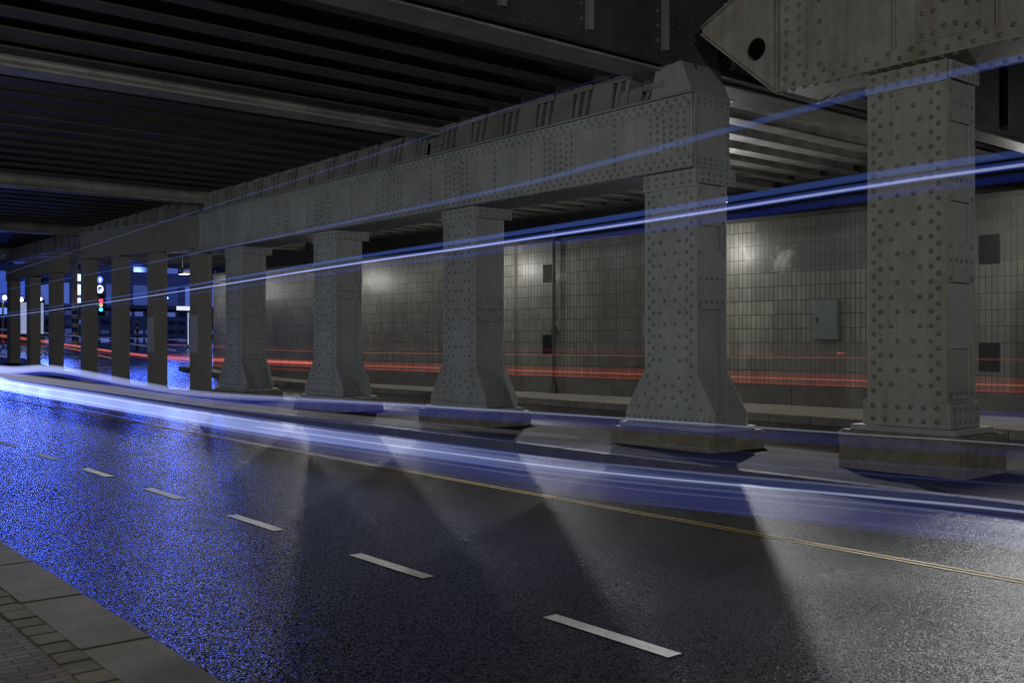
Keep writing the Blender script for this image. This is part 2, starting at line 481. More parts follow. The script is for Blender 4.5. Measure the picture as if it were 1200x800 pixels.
def rough_box(x0, x1, y0, y1, z0, z1):
    """a weathered concrete block: worn arrises, uneven faces"""
    bm = bmesh.new(); bmesh.ops.create_cube(bm, size=1)
    for v in bm.verts: v.co = Vector(((x0 + x1) / 2 + v.co.x * (x1 - x0), (y0 + y1) / 2 + v.co.y * (y1 - y0), (z0 + z1) / 2 + v.co.z * (z1 - z0)))
    bmesh.ops.bevel(bm, geom=list(bm.edges), offset=.03, segments=2, affect='EDGES')
    bmesh.ops.subdivide_edges(bm, edges=[e for e in bm.edges if e.calc_length() > .2], cuts=14, use_grid_fill=True)
    bm.verts.index_update()
    from mathutils import noise
    off = Vector((x0 * 3.1, random.random() * 40, 0))
    for v in bm.verts:
        n = noise.noise_vector(v.co * 6 + off) * .016 + noise.noise_vector(v.co * 17 + off) * .008
        v.co += n
    mb = MB(); mb.add([tuple(v.co) for v in bm.verts], [tuple(v.index for v in f.verts) for f in bm.faces]); bm.free()
    return mb

def make_column(name, loc, top, tall_block, battens, patch=None, mats=('grey', 'greydark')):
    root = empty(name, loc)
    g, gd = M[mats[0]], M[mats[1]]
    hw, hd = CW / 2, CD / 2
    pz = .48 if tall_block else .27
    e = .3 if tall_block else .5
    rough_box(-hd - (.2 if tall_block else .26), hd + (.2 if tall_block else .28), -hw - e, hw + e, -.12, pz).build('plinth', M['plinth'], root)
    bz = pz + .07
    bw = hw + (.16 if tall_block else .42)
    bp = MB().box(-hd - .13, hd + .15, -bw, bw, pz, bz)
    bp.build('base_plate', gd, root, .006)
    s0 = bz
    # front and back flange plates with rivets
    for sx, nm in ((-1, 'flange_plate'), (1, 'flange_plate')):
        mb = MB()
        xa = sx * hd
        mb.box(min(xa, xa - sx * .03), max(xa, xa - sx * .03), -hw, hw, s0, top)
        lo = s0 + (.36 if tall_block else .82)
        rivet_field(mb, xa, lo, top - .06, CW, sx)
        # horizontal seam cover near the top
        mb.build(nm, g, root, .004)
    # side webs set back inside the flanges, with angle legs at the edges
    for sy in (-1, 1):
        mb = MB()
        yw = sy * (hw - .035)
        mb.box(-hd + .031, hd - .031, min(yw, yw - sy * .02), max(yw, yw - sy * .02), s0, top - .01)
        for xa in (-hd + .032, hd - .132):
            mb.box(xa, xa + .1, min(yw + sy*.001, yw + sy * .022), max(yw + sy*.001, yw + sy * .022), s0, top - .02)
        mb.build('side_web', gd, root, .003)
        for (b0, b1) in battens:
            q = MB()
            yo = sy * (hw - .012)
            pts = []
            for cx, cz, a0 in ((hd - .08, b1 - .05, 0), (-hd + .08, b1 - .05, 90), (-hd + .08, b0 + .05, 180), (hd - .08, b0 + .05, 270)):
                for k in range(4):
                    a = R(a0 + 30 * k); pts.append((cx + .04 * math.cos(a), cz + .04 * math.sin(a)))
            q.prism(pts, 'y', min(yo, yo + sy * .014), max(yo, yo + sy * .014))
            ys = yo + sy * .014
            for x in (-hd + .085, hd - .085):
                for z in (b0 + .06, b1 - .06): q.rivet((x, ys, z), (0, sy, 0), .024)
            for k in range(5): q.rivet((-hd + .1 + k * (CD - .2) / 4, ys, (b0 + b1) / 2 + .02), (0, sy, 0), .024)
            if b1 - b0 > .8:
                for k in range(5): q.rivet((-hd + .1 + k * (CD - .2) / 4, ys, b0 + .12), (0, sy, 0), .024)
            q.build('batten_plate', gd, root, .003)
    # base: flared gussets, or straight straps on the tall block
    for sx in (-1, 1):
        mb = MB()
        xa = sx * hd
        x0, x1 = min(xa + sx*.001, xa + sx * .028), max(xa + sx*.001, xa + sx * .028)
        if tall_block:
            mb.box(x0, x1, -hw - .03, hw + .03, s0, s0 + .32)
            for z in (s0 + .08, s0 + .24):
                for k in range(6): mb.rivet((xa + sx * .028, -hw + .1 + k * (CW - .2) / 5, z), (sx, 0, 0), .028)
            mb.build('base_strap', g, root, .004)
        else:
            f = .36
            mb.prism([(-hw - f, s0), (hw + f, s0), (hw + f, s0 + .2), (hw, s0 + .78), (-hw, s0 + .78), (-hw - f, s0 + .2)], 'x', x0, x1)
            xr = xa + sx * .028
            mb.box(min(xr, xr + sx * .018), max(xr, xr + sx * .018), -hw - f, hw + f, s0 + .002, s0 + .17)
            for k in range(15): mb.rivet((xr + sx * .018, -hw - f + .07 + k * (CW + 2 * f - .14) / 14, s0 + .09), (sx, 0, 0), .022)
            for (yy, zz) in ((-.42, .26), (-.16, .27), (.16, .27), (.42, .26), (-.62, .25), (.62, .25), (-.34, .38), (.34, .38), (-.08, .4), (.08, .4),
                             (-.48, .45), (.48, .45), (-.24, .5), (.24, .5), (-.4, .6), (.4, .6), (-.08, .58), (.08, .58), (-.2, .7), (.2, .7), (-.43, .72), (.43, .72)):
                mb.rivet((xr, yy, s0 + zz), (sx, 0, 0), .024)
            mb.build('base_gusset', g, root, .004)
    if tall_block:
        for sy in (-1, 1):
            mb = MB(); ya = sy * (hw - .01)
            mb.box(-hd - .02, hd + .02, min(ya, ya + sy * .06), max(ya, ya + sy * .06), s0 + .002, s0 + .3)
            for z in (s0 + .08, s0 + .23):
                for k in range(5): mb.rivet((-hd + .08 + k * (CD - .16) / 4, ya + sy * .06, z), (0, sy, 0), .026)
            mb.build('base_strap', gd, root, .004)
    else:
        # inner diaphragm closing the foot between the two gussets
        for sy in (-1, 1):
            mb = MB(); mb.box(-hd + .002, hd - .002, min(sy * (hw - .01), sy * (hw + .05)), max(sy * (hw - .01), sy * (hw + .05)), s0 + .003, s0 + .14)
            for k in range(4): mb.rivet((-hd + .12 + k * (CD - .24) / 3, sy * (hw + .05), s0 + .08), (0, sy, 0), .022)
            mb.build('base_strap', gd, root, .004)
    # head: band plates under the girder
    mb = MB()
    mb.box(-hd - .022, -hd - .001, -hw - .012, hw + .012, top - .26, top - .002)
    for k in range(6):
        for z in (top - .08, top - .19): mb.rivet((-hd - .022, -hw + .1 + k * (CW - .2) / 5, z), (-1, 0, 0), .025)
    mb.build('head_band', g, root, .004)
    for sy in (-1, 1):
        mb = MB(); ya = sy * (hw + .002)
        x1 = hd + (.17 if not tall_block else .04)
        mb.box(-hd + .01, x1, min(ya, ya + sy * .04), max(ya, ya + sy * .04), top - .22, top - .004)
        for k in range(6):
            for z in (top - .08, top - .17): mb.rivet((-hd + .09 + k * (x1 + hd - .17) / 5, ya + sy * .04, z), (0, sy, 0), .024)
        mb.build('head_cap', gd, root, .02)
    if patch:
        (p0, p1) = patch
        ya = -(hw - .012)
        MB().box(-hd + .04, hd - .04, ya - .003, ya + .006, p0, p1).build('paint_patch', M['patch'], root)
    return root

G1B, G1T = 4.256, 5.384
cx = XF + CD / 2
gcol = 'riveted steel columns of the bridge'
colA = make_column('riveted_column', (cx, 5.87 + CW / 2, .115), 5.04 - .117, True,
                   [(.88, 1.02), (2.28, 2.78), (3.25, 3.75), (4.2, 4.62)], patch=(1.5, 2.27), mats=('oliveA', 'grey'))
tag(colA, 'nearest riveted steel column standing on a tall square concrete block with a pale paint patch on its side', 'column', gcol)
defs = [(9.66, [(2.05, 2.95), (3.3, 3.85)], 'riveted steel column with flared foot under the free end of the long riveted girder'),
        (15.01, [(1.95, 2.4)], 'riveted flared column with one small riveted plate halfway up its side, second from the girder end'),
        (20.25, [(2.55, 2.9)], 'third riveted flared column from the girder end, beside a lit stretch of tiled wall'),
        (25.26, [(1.1, 2.2), (2.3, 2.75)], 'farthest riveted flared column, next to the first plain post')]
for (y, bt, lb) in defs:
    o = make_column('riveted_column', (cx, y + CW / 2, .115), G1B - .117, False, bt)
    tag(o, lb, 'column', gcol)

# ------------------------------------------------------------------ girders
def make_girder(name, loc, L, z0, z1, depth, mats, cols=(), vert=1.02, r=.026, pitch=.085):
    """box girder: local y runs 0..L away from its near end, local x 0..depth from the front face"""
    g, gd = M[mats[0]], M[mats[1]]
    root = empty(name, loc)
    H = z1 - z0
    for (x, nx) in ((.05, -1), (depth - .05, 1)):
        mb = MB()
        mb.box(min(x, x - nx * .02), max(x, x - nx * .02), .03, L, .02, H - .02)
        y = .6
        while y < L - .2:               # single lines of rivets on the inner stiffeners
            if nx < 0 or vert < 1.5:
                n = 6
                for k in range(n): mb.rivet((x, y, .26 + (H - .52) * k / (n - 1)), (nx, 0, 0), r)
            y += vert
        mb.build('web_plate', g, root, .003)
        # splice plates with rivet clusters
        if nx < 0:
            for yc in cols:
                q = MB(); q.box(x - .014, x - .001, yc - .42, yc + .42, .225, H - .225)
                for dy in (-.34, -.2, .2, .34):
                    for k in range(6): q.rivet((x - .014, yc + dy, .29 + (H - .58) * k / 5), (-1, 0, 0), r)
                for dy in (-.07, .07):
                    for k in range(5): q.rivet((x - .014, yc + dy, .35 + (H - .70) * k / 4), (-1, 0, 0), r)
                q.build('splice_plate', g, root, .003)
        # angle bars top and bottom, two staggered rows of rivets
        for zt, s in ((0.03, 1), (H - .03, -1)):
            q = MB(); a, b = sorted((zt, zt + s * .185))
            q.box(min(x + nx * .001, x + nx * .022), max(x + nx * .001, x + nx * .022), .02, L, a, b)
            if nx < 0:
                k = 0; y = .07
                while y < L - .05:
                    q.rivet((x - .022, y, zt + s * (.055 if k % 2 else .135)), (-1, 0, 0), r); y += pitch; k += 1
            q.build('angle_bar', g, root, .003)
    for zt in ((0, .028), (H - .028, H)):
        q = MB(); q.box(-.03, depth + .03, -.015, L, zt[0], zt[1])
        if zt[0] > .5:
            k = 0; y = .08
            while y < L: q.rivet((.03, y, H), (0, 0, 1), r); y += .17
        else:
            y = .08
            while y < L:
                for xx in (.03, depth - .03): q.rivet((xx, y, 0), (0, 0, -1), r)
                y += .17
        q.build('flange_plate', gd, root, .004)
    # end face
    q = MB(); q.box(.071, depth - .071, .0, .028, .03, H - .03)
    for x in (.1, depth - .1):
        for k in range(5): q.rivet((x, 0, .3 + (H - .6) * k / 4), (0, -1, 0), r)
    q.build('end_plate', gd, root, .003)
    for z0_, z1_ in ((.03, .2), (H - .22, H - .03)):
        q = MB(); q.box(.072, depth - .072, -.02, -.001, z0_, z1_)
        for k in range(6):
            for dz in (.05, .12): q.rivet((.15 + k * (depth - .3) / 5, -.02, z0_ + dz), (0, -1, 0), .022)
        q.build('angle_bar', gd, root, .003)
    return root

colc = [9.66 + CW/2 - 9.68, 15.01 + CW/2 - 9.68, 20.25 + CW/2 - 9.68, 25.26 + CW/2 - 9.68]
extra = [2.95, 8.1, 13.2]
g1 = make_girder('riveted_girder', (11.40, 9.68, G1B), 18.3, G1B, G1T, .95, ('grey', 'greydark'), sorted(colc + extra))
tag(g1, 'long grey riveted box girder carried on the four flared columns', 'girder')

G2B, G2T = 5.04, 6.95
g2 = make_girder('riveted_girder', (11.34, 8.17 - 17, G2B), 17, G2B, G2T, .95, ('olive', 'olive'), [14.6, 11.5], 1.05, .029, .15)
tag(g2, 'rust streaked olive riveted girder with a pointed end, resting on the nearest column', 'girder')
# its pointed end bracket with the round hole, near and far plate, edge strips
def plate_hole(poly, hole, rad, x0, x1):
    bm = bmesh.new()
    def loop(pts):
        vs = [bm.verts.new((x0, p[0], p[1])) for p in pts]
        return [bm.edges.new((vs[i], vs[(i+1) % len(vs)])) for i in range(len(vs))]
    e = loop(poly)
    e += loop([(hole[0] + rad * math.cos(2*math.pi*k/28), hole[1] + rad * math.sin(2*math.pi*k/28)) for k in range(28)])
    r = bmesh.ops.triangle_fill(bm, edges=e, use_beauty=True)
    fs = [f for f in r['geom'] if isinstance(f, bmesh.types.BMFace)]
    ex = bmesh.ops.extrude_face_region(bm, geom=fs)
    bmesh.ops.translate(bm, verts=[v for v in ex['geom'] if isinstance(v, bmesh.types.BMVert)], vec=(x1 - x0, 0, 0))
    mb = MB(); bm.verts.index_update()
    mb.add([tuple(v.co) for v in bm.verts], [tuple(v.index for v in f.verts) for f in bm.faces])
    bm.free()
    return mb
zb = 0
poly = [(17.0, .0), (18.3, 1.1), (18.3, 1.2), (17.0, 1.78)]
for x in (.06, .87): plate_hole(poly, (17.36, .68), .155, x, x + .025).build('end_bracket', M['olive'], g2)
for (p, q) in ((poly[0], poly[1]), (poly[2], poly[3])):
    d = Vector((0, q[0] - p[0], q[1] - p[1])).normalized(); n = Vector((0, -d.z, d.y)) * .012
    mb = MB(); vs = []
    for x in (.01, .94):
        for P in (p, q):
            for s in (-1, 1): vs.append((x, P[0] + s * n.y, P[1] + s * n.z))
    mb.add(vs, [(0, 1, 3, 2), (4, 6, 7, 5), (0, 2, 6, 4), (1, 5, 7, 3), (0, 4, 5, 1), (2, 3, 7, 6)])
    mb.build('edge_strip', M['olive'], g2)
for yy in (16.97, 15.3, 14.05, 12.4):
    mb = MB(); mb.box(-.02 if yy > 16 else .01, .048, yy - .012, yy + .012, .21 if yy < 16 else .02, G2T - G2B - .21)
    mb.build('stiffener', M['olive'], g2)
q = MB(); q.box(.03, .049, 16.54, 16.95, .215, G2T - G2B - .215)
for dy in (-.1, .1):
    for k in range(9): q.rivet((.03, 16.74 + dy, .3 + k * .16), (-1, 0, 0), .027)
q.build('splice_plate', M['olive'], g2, .003)

# ------------------------------------------------------------------ plain posts and lintel beams farther on
gpost = 'plain concrete posts at the far end of the colonnade'
plabels = ['plain square post nearest the riveted columns, with a pale painted patch on its face',
           'plain square post with a pale patch, second after the riveted columns',
           'plain square post third after the riveted columns',
           'plain square post beside the red traffic light, at the far end of the first lintel',
           'plain far post just past the gap in the row, left of the lit panels',
           'small plain far post, second from the far end of the row',
           'farthest plain post of the colonnade at the left edge']
for i, y in enumerate((28.2, 31.7, 35.2, 38.7, 43.0, 46.4, 49.8)):
    g = ground(y) + .115
    t = (4.38 + .035 * (y - 28.02) if i < 4 else 4.46) - g
    root = empty('plain_post', (XF, y, g))
    mb = MB(); mb.box(0, .43, 0, .62, -.2, t); mb.build('shaft', M['post'], root, .015)
    mb = MB(); mb.box(-.025, .455, -.025, .645, -.1, .16); mb.build('foot_casing', M['greydark'], root, .01)
    if i in (0, 1):
        mb = MB(); mb.box(-.004, .0, .015, .605, 1.25, 2.35); mb.build('paint_patch', M['patch'], root)
    tag(root, plabels[i], 'post', gpost)
def lintel(y0, y1, label, z, h, tilt):
    root = empty('lintel_beam', (XF - .012, y0, z)); root.rotation_euler.x = tilt
    L = y1 - y0
    mb = MB(); mb.box(0, .6, 0, L, .003, h); mb.build('beam', M['post'], root, .015)
    mb = MB(); mb.box(-.03, .63, -.02, L, h + .001, h + .06); mb.build('top_strip', M['greydark'], root, .01)
    return tag(root, label, 'beam')
lintel(28.02, 39.4, 'plain grey lintel beam across the first four plain posts', 4.38, .9, math.atan(.035))
lintel(42.7, 50.6, 'short plain lintel beam across the three farthest posts', 4.46, .6, 0)

# ------------------------------------------------------------------ bridge deck
deck = empty('bridge_deck', (0, 0, 0))
tag(deck, 'dark sooty bridge deck of many steel joists with pale cross beams over both carriageways', 'bridge deck')
XA, XB = -8, 25
MB().box(XA, XB, 10.45, 59, 6.36, 6.6).build('deck_plate', M['deck'], deck)
JP = .935
y = 11.25; beams = (10.62, 16.35, 28.2, 39.6, 50.2); k = 0
joists = []
while y < 58:
    if min(abs(y - b) for b in beams) > .38: joists.append(y)
    y += JP
def joist_bm(a, b):
    q = MB(); q.box(a, b, -.022, .022, 5.95, 6.358); q.box(a, b, -.19, .19, 5.92, 5.949)
    q.prism([(-.022, 6.12), (-.2, 6.357), (-.022, 6.357)], 'x', a, b); q.prism([(.022, 6.12), (.022, 6.357), (.2, 6.357)], 'x', a, b)
    return q
for (a, b, m) in ((XA, 11.80, 'deck'), (11.801, XB, 'farjoist')):      # sooty over the near road, lamplight put into a paler colour over the far one
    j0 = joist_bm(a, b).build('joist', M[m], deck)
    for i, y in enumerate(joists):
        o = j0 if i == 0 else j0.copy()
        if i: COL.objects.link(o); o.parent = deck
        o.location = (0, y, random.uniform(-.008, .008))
for i, b in enumerate(beams):
    zb, hw_ = (5.82, .30) if i == 0 else ((5.74, .27) if i == 1 else (5.665, .26))
    q = MB(); q.box(XA, XB, b - hw_, b + hw_, zb, zb + .035); q.box(XA, XB, b - .03, b + .03, zb + .036, 6.358)
    q.build('cross_beam', M['beam'], deck, .006)

# blocks between girder and joists, rocker plates under each joist
for (n0, n1, zt, xx) in ((9.9, 28.0, G1T, 11.47), (28.3, 50.5, 5.36, 11.5)):
    ys = [b for b in list(joists) + list(beams) if n0 < b < n1]
    for b in sorted(ys):
        isb = b in beams
        if zt < 5.4:
            q = MB(); zj = 5.66 if isb else 5.915; sl = -.10
            q.prism([(b + .20, zt + .002), (b + .74, zt + .002), (b + .70 + sl, zj), (b + .24 + sl, zj)], 'x', xx + .05, xx + .10)
            for dy in (-.15, .04):
                q.prism([(b + dy, zt + .002), (b + dy + .09, zt + .002), (b + dy + .09 + sl, zj - .1), (b + dy + sl, zj - .1)], 'x', xx + .02, xx + .5)
            q.box(xx + .0, xx + .5, b - .24 + sl, b + .19 + sl, zj - .098, zj - .002)
        else:
            q = MB(); q.box(xx, xx + .4, b - .12, b + .12, zt + .002, 5.664)
        q.build('bearing', M['bearing'], deck)

MB().box(XA + 19.75, XA + 19.79, 9.9, 50.4, 5.40, 5.91).build('light_baffle', M['deck'], deck)  # added dark plate that blocks light leaking over the girder top
# deep plate girder that closes the deck on the near side
pg = empty('plate_girder', (0, 10.26, 5.87))
tag(pg, 'deep dark riveted plate girder along the open edge of the deck, with upright stiffeners', 'girder')
MB().box(XA, XB, .0, .03, .02, 2.2).build('web_plate', M['dark'], pg)
q = MB(); q.box(XA, XB, -.16, -.001, .003, .03); q.box(XA, XB, -.022, -.001, .031, .2)
x = XA + .06; k = 0
while x < XB:
    q.rivet((x, -.022, .07 if k % 2 else .145), (0, -1, 0), .026); q.rivet((x, -.09, .03), (0, 0, 1), .024)
    x += .1; k += 1
q.build('bottom_angle', M['dark'], pg)
for x in [XA + .4 + 1.58 * i for i in range(20)]:
    q = MB(); q.box(x, x + .1, -.1, -.0225, .2, 2.15)
    for k in range(8):
        q.rivet((x - .05, 0, .36 + k * .22), (0, -1, 0), .024)
    q.build('stiffener', M['greydark'], pg)
MB().box(XA, XB, -.2, .2, 2.2, 2.24).build('top_flange', M['dark'], pg)
# gusset pier between the two decks, over column B
pier = empty('bearing_block', (11.5, 10.3, G1T + .004))
MB().prism([(-.56, 0), (.28, 0), (.14, .5), (-.36, .5)], 'x', -.02, .86).build('base_block', M['greydark'], pier, .006)
q = MB(); q.box(.0, .85, -.34, .12, .501, 1.9)
for k in range(7):
    for yy in (-.28, -.15, -.02, .07): q.rivet((.0, yy, .62 + k * .18), (-1, 0, 0), .025)
    for xx in (.08, .24, .6, .76): q.rivet((xx, -.34, .62 + k * .18), (0, -1, 0), .025)
q.build('upright', M['dark'], pier, .004)
tag(pier, 'sloping grey bearing block on the girder end, behind the pointed bracket', 'bearing block')

# second bridge: cross girders behind the nearest column and its deck
d2 = empty('near_bridge_deck', (0, 0, 0))
tag(d2, 'dark deck of the second bridge above the rust streaked girder, on riveted cross girders', 'bridge deck')
MB().box(-8, 23.5, -14, 8.9, 7.0, 7.3).build('deck_plate', M['deck'], d2)
for yc, m in ((7.75, 'dark'), (2.6, 'dark'), (-2.6, 'dark')):
    q = MB(); q.box(12.33, 23.4, yc, yc + .03, 5.06, 6.998)
    q.box(12.33, 23.4, yc - .18, yc + .2, 5.03, 5.059)
    q.box(12.33, 23.4, yc - .02, yc - .001, 5.06, 5.22); q.box(12.33, 23.4, yc - .02, yc - .001, 6.78, 6.94)
    x = 12.45; k = 0
    while x < 23.3:
        q.rivet((x, yc - .02, 5.10 if k % 2 else 5.17), (0, -1, 0), .024); q.rivet((x, yc - .1, 5.059), (0, 0, 1), .022)
        q.rivet((x, yc - .02, 6.86), (0, -1, 0), .024); x += .12; k += 1
    for x in (13.6, 15.3, 17.0, 18.7, 20.4): q.box(x, x + .09, yc - .12, yc - .021, 5.23, 6.77)
    q.build('cross_girder', M['dark'], d2)
for i in range(12):
    y = -12.5 + i * 1.8
    q = MB(); q.box(-8, 11.2, y - .1, y + .1, 6.7, 6.73); q.box(-8, 11.2, y - .02, y + .02, 6.731, 6.998)
    q.build('joist', M['deck'], d2)

# ------------------------------------------------------------------ far tiled wall
wr = math.atan(.069)
wall = empty('tiled_wall', (20.7, 15.9, 0), wr)
tag(wall, 'long wall of soiled upright glazed tiles along the far pavement', 'wall')
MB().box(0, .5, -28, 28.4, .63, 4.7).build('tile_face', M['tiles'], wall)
q = MB()
y = -28
while y < 28.4:
    q.box(-.03, .47, y + .006, min(y + 1.9, 28.4) - .006, .0, .625); y += 1.9
q.build('skirting', M['skirt'], wall, .006)
q = MB(); q.box(1.9, 2.4, -28, 28.4, 4.62, 6.3); q.box(-.04, 1.899, -28, 28.4, 4.702, 4.8)
q.build('ledge', M['ledge'], wall)
for (yc, zc, w, h) in ((6.92, 3.76, .40, .56), (6.92, 1.61, .42, .6), (-6.05, 3.63, .43, .62), (-6.05, 1.37, .43, .6)):
    q = MB(); q.box(-.012, -.001, yc - w/2, yc + w/2, zc - h/2, zc + h/2)
    n = 9
    for k in range(n): q.box(-.03, -.0125, yc - w/2 + .02 + k * (w - .055) / (n - 1), yc - w/2 + .035 + k * (w - .055) / (n - 1), zc - h/2 + .02, zc + h/2 - .02)
    q.build('vent_grille', M['black'], wall)
q = MB(); q.box(-.006, .0, 8.24, 8.36, .64, 4.69); q.build('joint_strip', M['skirt'], wall)
def onwall(ly, z, off=0.0):        # a point in front of the wall, ly along it
    return (20.7 - math.sin(wr) * ly - math.cos(wr) * off, 15.9 + math.cos(wr) * ly - math.sin(wr) * off, z)
p = empty('drainpipe', onwall(6.55, .15, .12), wr)
MB().tube([(0, 0, .1), (0, 0, 4.9)], .05, 14).build('pipe', M['pipe'], p)
for z in (1.5, 3.3, 4.6): MB().tube([(0, 0, z), (0, 0, z + .1)], .068, 14).build('bracket', M['pipe'], p)
MB().tube([(0, 0, -.0), (0, 0, .12), (0, 0, .3)], [.13, .1, .055], 14).build('shoe', M['pipe'], p)
MB().tube([(0, 0, 1.75), (0, 0, 2.0)], .085, 14).build('cleaning_eye', M['pipe'], p)
tag(p, 'black drainpipe running down the tiled wall beside two small vents', 'drainpipe')
p = empty('wall_cabinet', onwall(-2.37, 1.74, .14), wr)
MB().box(0, .138, -.31, .31, 0, .93).build('body', M['cabinet'], p, .008)
MB().box(-.012, -.001, -.29, .29, .02, .91).build('door', M['cabinet'], p, .006)
MB().box(-.03, -.0125, .2, .23, .4, .52).build('handle', M['black'], p, .004)
tag(p, 'flat grey metal cabinet fixed to the tiled wall', 'cabinet')
t = empty('pavement_fill_lamp', (-1.2, 1.5, 5.2))  # added lamp, put in to brighten the near pavement
MB().box(-.3, .3, -.1, .1, 0, .12).build('housing', M['galv'], t, .01)
for xx in (-.2, .2): MB().tube([(xx, 0, .12), (xx, 0, 1.5)], .012, 8).build('hanger', M['black'], t)
tag(t, 'small added fill lamp hung from the near deck to brighten the brick pavement', 'fill lamp')
NEARFILL = t
# guide strip lights on the wall, one behind each column
def lamp(kind, parent, loc, power, col, size=.15, rot=None, spot=None, blend=.5):
    L = bpy.data.lights.new('lamp', kind)
    L.energy = power; L.color = col
    if kind in ('POINT', 'SPOT'): L.shadow_soft_size = size
    if kind == 'SPOT': L.spot_size = R(spot); L.spot_blend = blend
    o = bpy.data.objects.new('bulb', L); COL.objects.link(o); o.parent = parent; o.location = loc
    if rot: o.rotation_euler = rot
    return o
ROADP, UPP = (3600, 3600, 4200, 3900, 2900, 1700, 300), 13
WP = 90
for i, y in enumerate((.05, 8.4, 16.75, 25.05, 33.4, 42.4)):
    ly = (y - 15.9)
    t = empty('wall_lamp', onwall(ly, 4.22, 0), wr)
    MB().box(-1.35, 0, -.025, .025, .1, .14).build('arm', M['galv'], t)
    MB().box(-.06, -.001, -.09, .09, .0, .24).build('wall_bracket', M['galv'], t, .006)
    MB().prism([(-.14, .0), (.14, .0), (.08, .098), (-.08, .098)], 'x', -1.55, -1.22).build('hood', M['galv'], t)
    MB().sphere((-1.385, 0, -.05), .06, 1.6, 1, .7).build('lens', emit('lamp_lens', (1, .97, .9), 5), t, smooth=True)
    lamp('POINT', t, (-1.385, 0, -.16), WP, (1, .97, .9), .07)
    tag(t, ['wall lamp on a short arm over the far pavement, nearest the camera', 'wall lamp on the far tiled wall behind the nearest column',
            'wall lamp hidden behind the column at the free girder end', 'wall lamp on the tiled wall behind the second flared column',
            'wall lamp on the tiled wall behind the third flared column', 'wall lamp near the far end of the tiled wall'][i], 'wall lamp', 'lamps along the tiled wall')

lamp('POINT', NEARFILL, (0, 0, -.1), 240, (1, .97, .88), .1)
# lamps over the far carriageway, hung from the deck and turned to the road
for i, y in enumerate((-.6, 6.85, 14.25, 22.2, 30.1, 37.6, 44.5)):
    t = empty('hanging_lamp', (17.5, y, 4.75))
    MB().box(-.16, .16, -.3, .3, 0, .14).build('housing', M['galv'], t, .012)
    MB().box(-.14, .14, -.28, .28, -.012, -.001).build('glass', emit('lamp_glass', (1, .98, .95), 6), t)
    for yy in (-.22, .22): MB().tube([(0, yy, .14), (0, yy, 1.1)], .012, 8).build('hanger', M['black'], t)
    d = Vector(((5, -8, 0), (5, -1.5, 0), (5, 3.5, 0), (6, 7.2, 0), (7, 11.4, 0), (7, 14.4, 0), (7, 20, 0))[i]) - Vector((17.4, y, 4.67))
    lamp('SPOT', t, (-.1, 0, -.08), ROADP[i], (.96, .97, 1), .07, d.to_track_quat('-Z', 'Y').to_euler(), 52, .6)
    lamp('SPOT', t, (0, 0, .30), (6, 8, 100, 130, 120, 90, 40)[i], (.96, .97, 1), .1, (math.pi, 0, 0), 165, .3)
    lamp('POINT', t, (0, 0, -.16), UPP, (.96, .97, 1), .1)
    tag(t, ['hanging lamp over the far carriageway, outside the row beside the camera', 'hanging lamp over the far carriageway, behind the nearest column', 'hanging lamp over the far carriageway, behind the column at the girder end',
            'hanging lamp over the far carriageway, behind the second flared column', 'hanging lamp over the far carriageway, behind the third flared column', 'hanging lamp over the far carriageway, behind the farthest flared column',
            'hanging lamp over the far carriageway, behind the plain posts'][i], 'hanging lamp', 'lamps hung over the far carriageway')

# floodlights under the deck over the near pavement (they light the face of the colonnade)
for i, (x, y, z, tx, ty, tz, P, c) in enumerate(((-3.5, -7, 4.3, 11.5, 9, 3.0, 2600, (1, .99, .95)), (-4.5, 13, 4.3, 11.5, 17, 3.2, 1250, (.96, .985, 1)), (-4.5, 25, 4.3, 11.5, 29, 3.2, 900, (.92, .97, 1)), (-2.5, 40, 4.3, 11.5, 41, 3.4, 650, (.8, .88, 1)))):
    t = empty('floodlight', (x, y, z))
    MB().box(-.2, .2, -.12, .12, 0, .16).build('housing', M['galv'], t, .01)
    MB().box(-.02, .02, -.02, .02, .16, 2.7 if y < 9 else 1.7).build('hanger', M['galv'], t)
    d = Vector((tx - x, ty - y, tz - z))
    lamp('SPOT', t, (.25, .05, -.06), P, c, .12, d.to_track_quat('-Z', 'Y').to_euler(), 95, .9)
    tag(t, ['floodlight hanging from the near deck above the near pavement', 'floodlight under the deck opposite the second flared column', 'floodlight under the deck opposite the farthest flared column', 'floodlight under the deck opposite the plain posts'][i], 'floodlight', 'floodlights over the near pavement')

# ------------------------------------------------------------------ far crossing: signals, lamps, signs, buildings
def gz(y): return ground(y)
def pole(parent, h, r=.06, mat='galv'):
    return MB().tube([(0, 0, 0), (0, 0, h)], [r, r * .8], 12).build('pole', M[mat], parent, smooth=False)
e_red = emit('red_signal', (1, .02, .03), 5); e_grn = emit('blue_green_signal', (.05, .5, 1), 3); e_amb = emit('amber_signal', (1, .7, .4), .8)
e_white = emit('cold_white_panel', (.45, .55, 1), 2.6); e_star = emit('cold_white_lamp', (.7, .78, 1), 90); e_blue = emit('blue_lamp', (.1, .3, 1), 30)
face = math.atan2(-19, -62)
t = empty('traffic_light', (19.2, 62, gz(62)), 0)
h = 4.0 - gz(62)
pole(t, h + 2.1)
MB().box(-.16, .16, -.26, -.062, h - .62, h + .36).build('signal_head', M['black'], t, .04)
for (dz, e) in ((.12, e_red), (-.14, e_amb), (-.4, e_grn)):
    MB().sphere((0, -.27, h + dz), .115, 1, .5, 1).build('lens', e, t, smooth=True)
MB().box(-.3, .3, -.063, -.061, h - .75, h + .5).build('backboard', M['black'], t, .03)
e_sign = emit('blue_sign_face', (.12, .2, 1), 1.6)
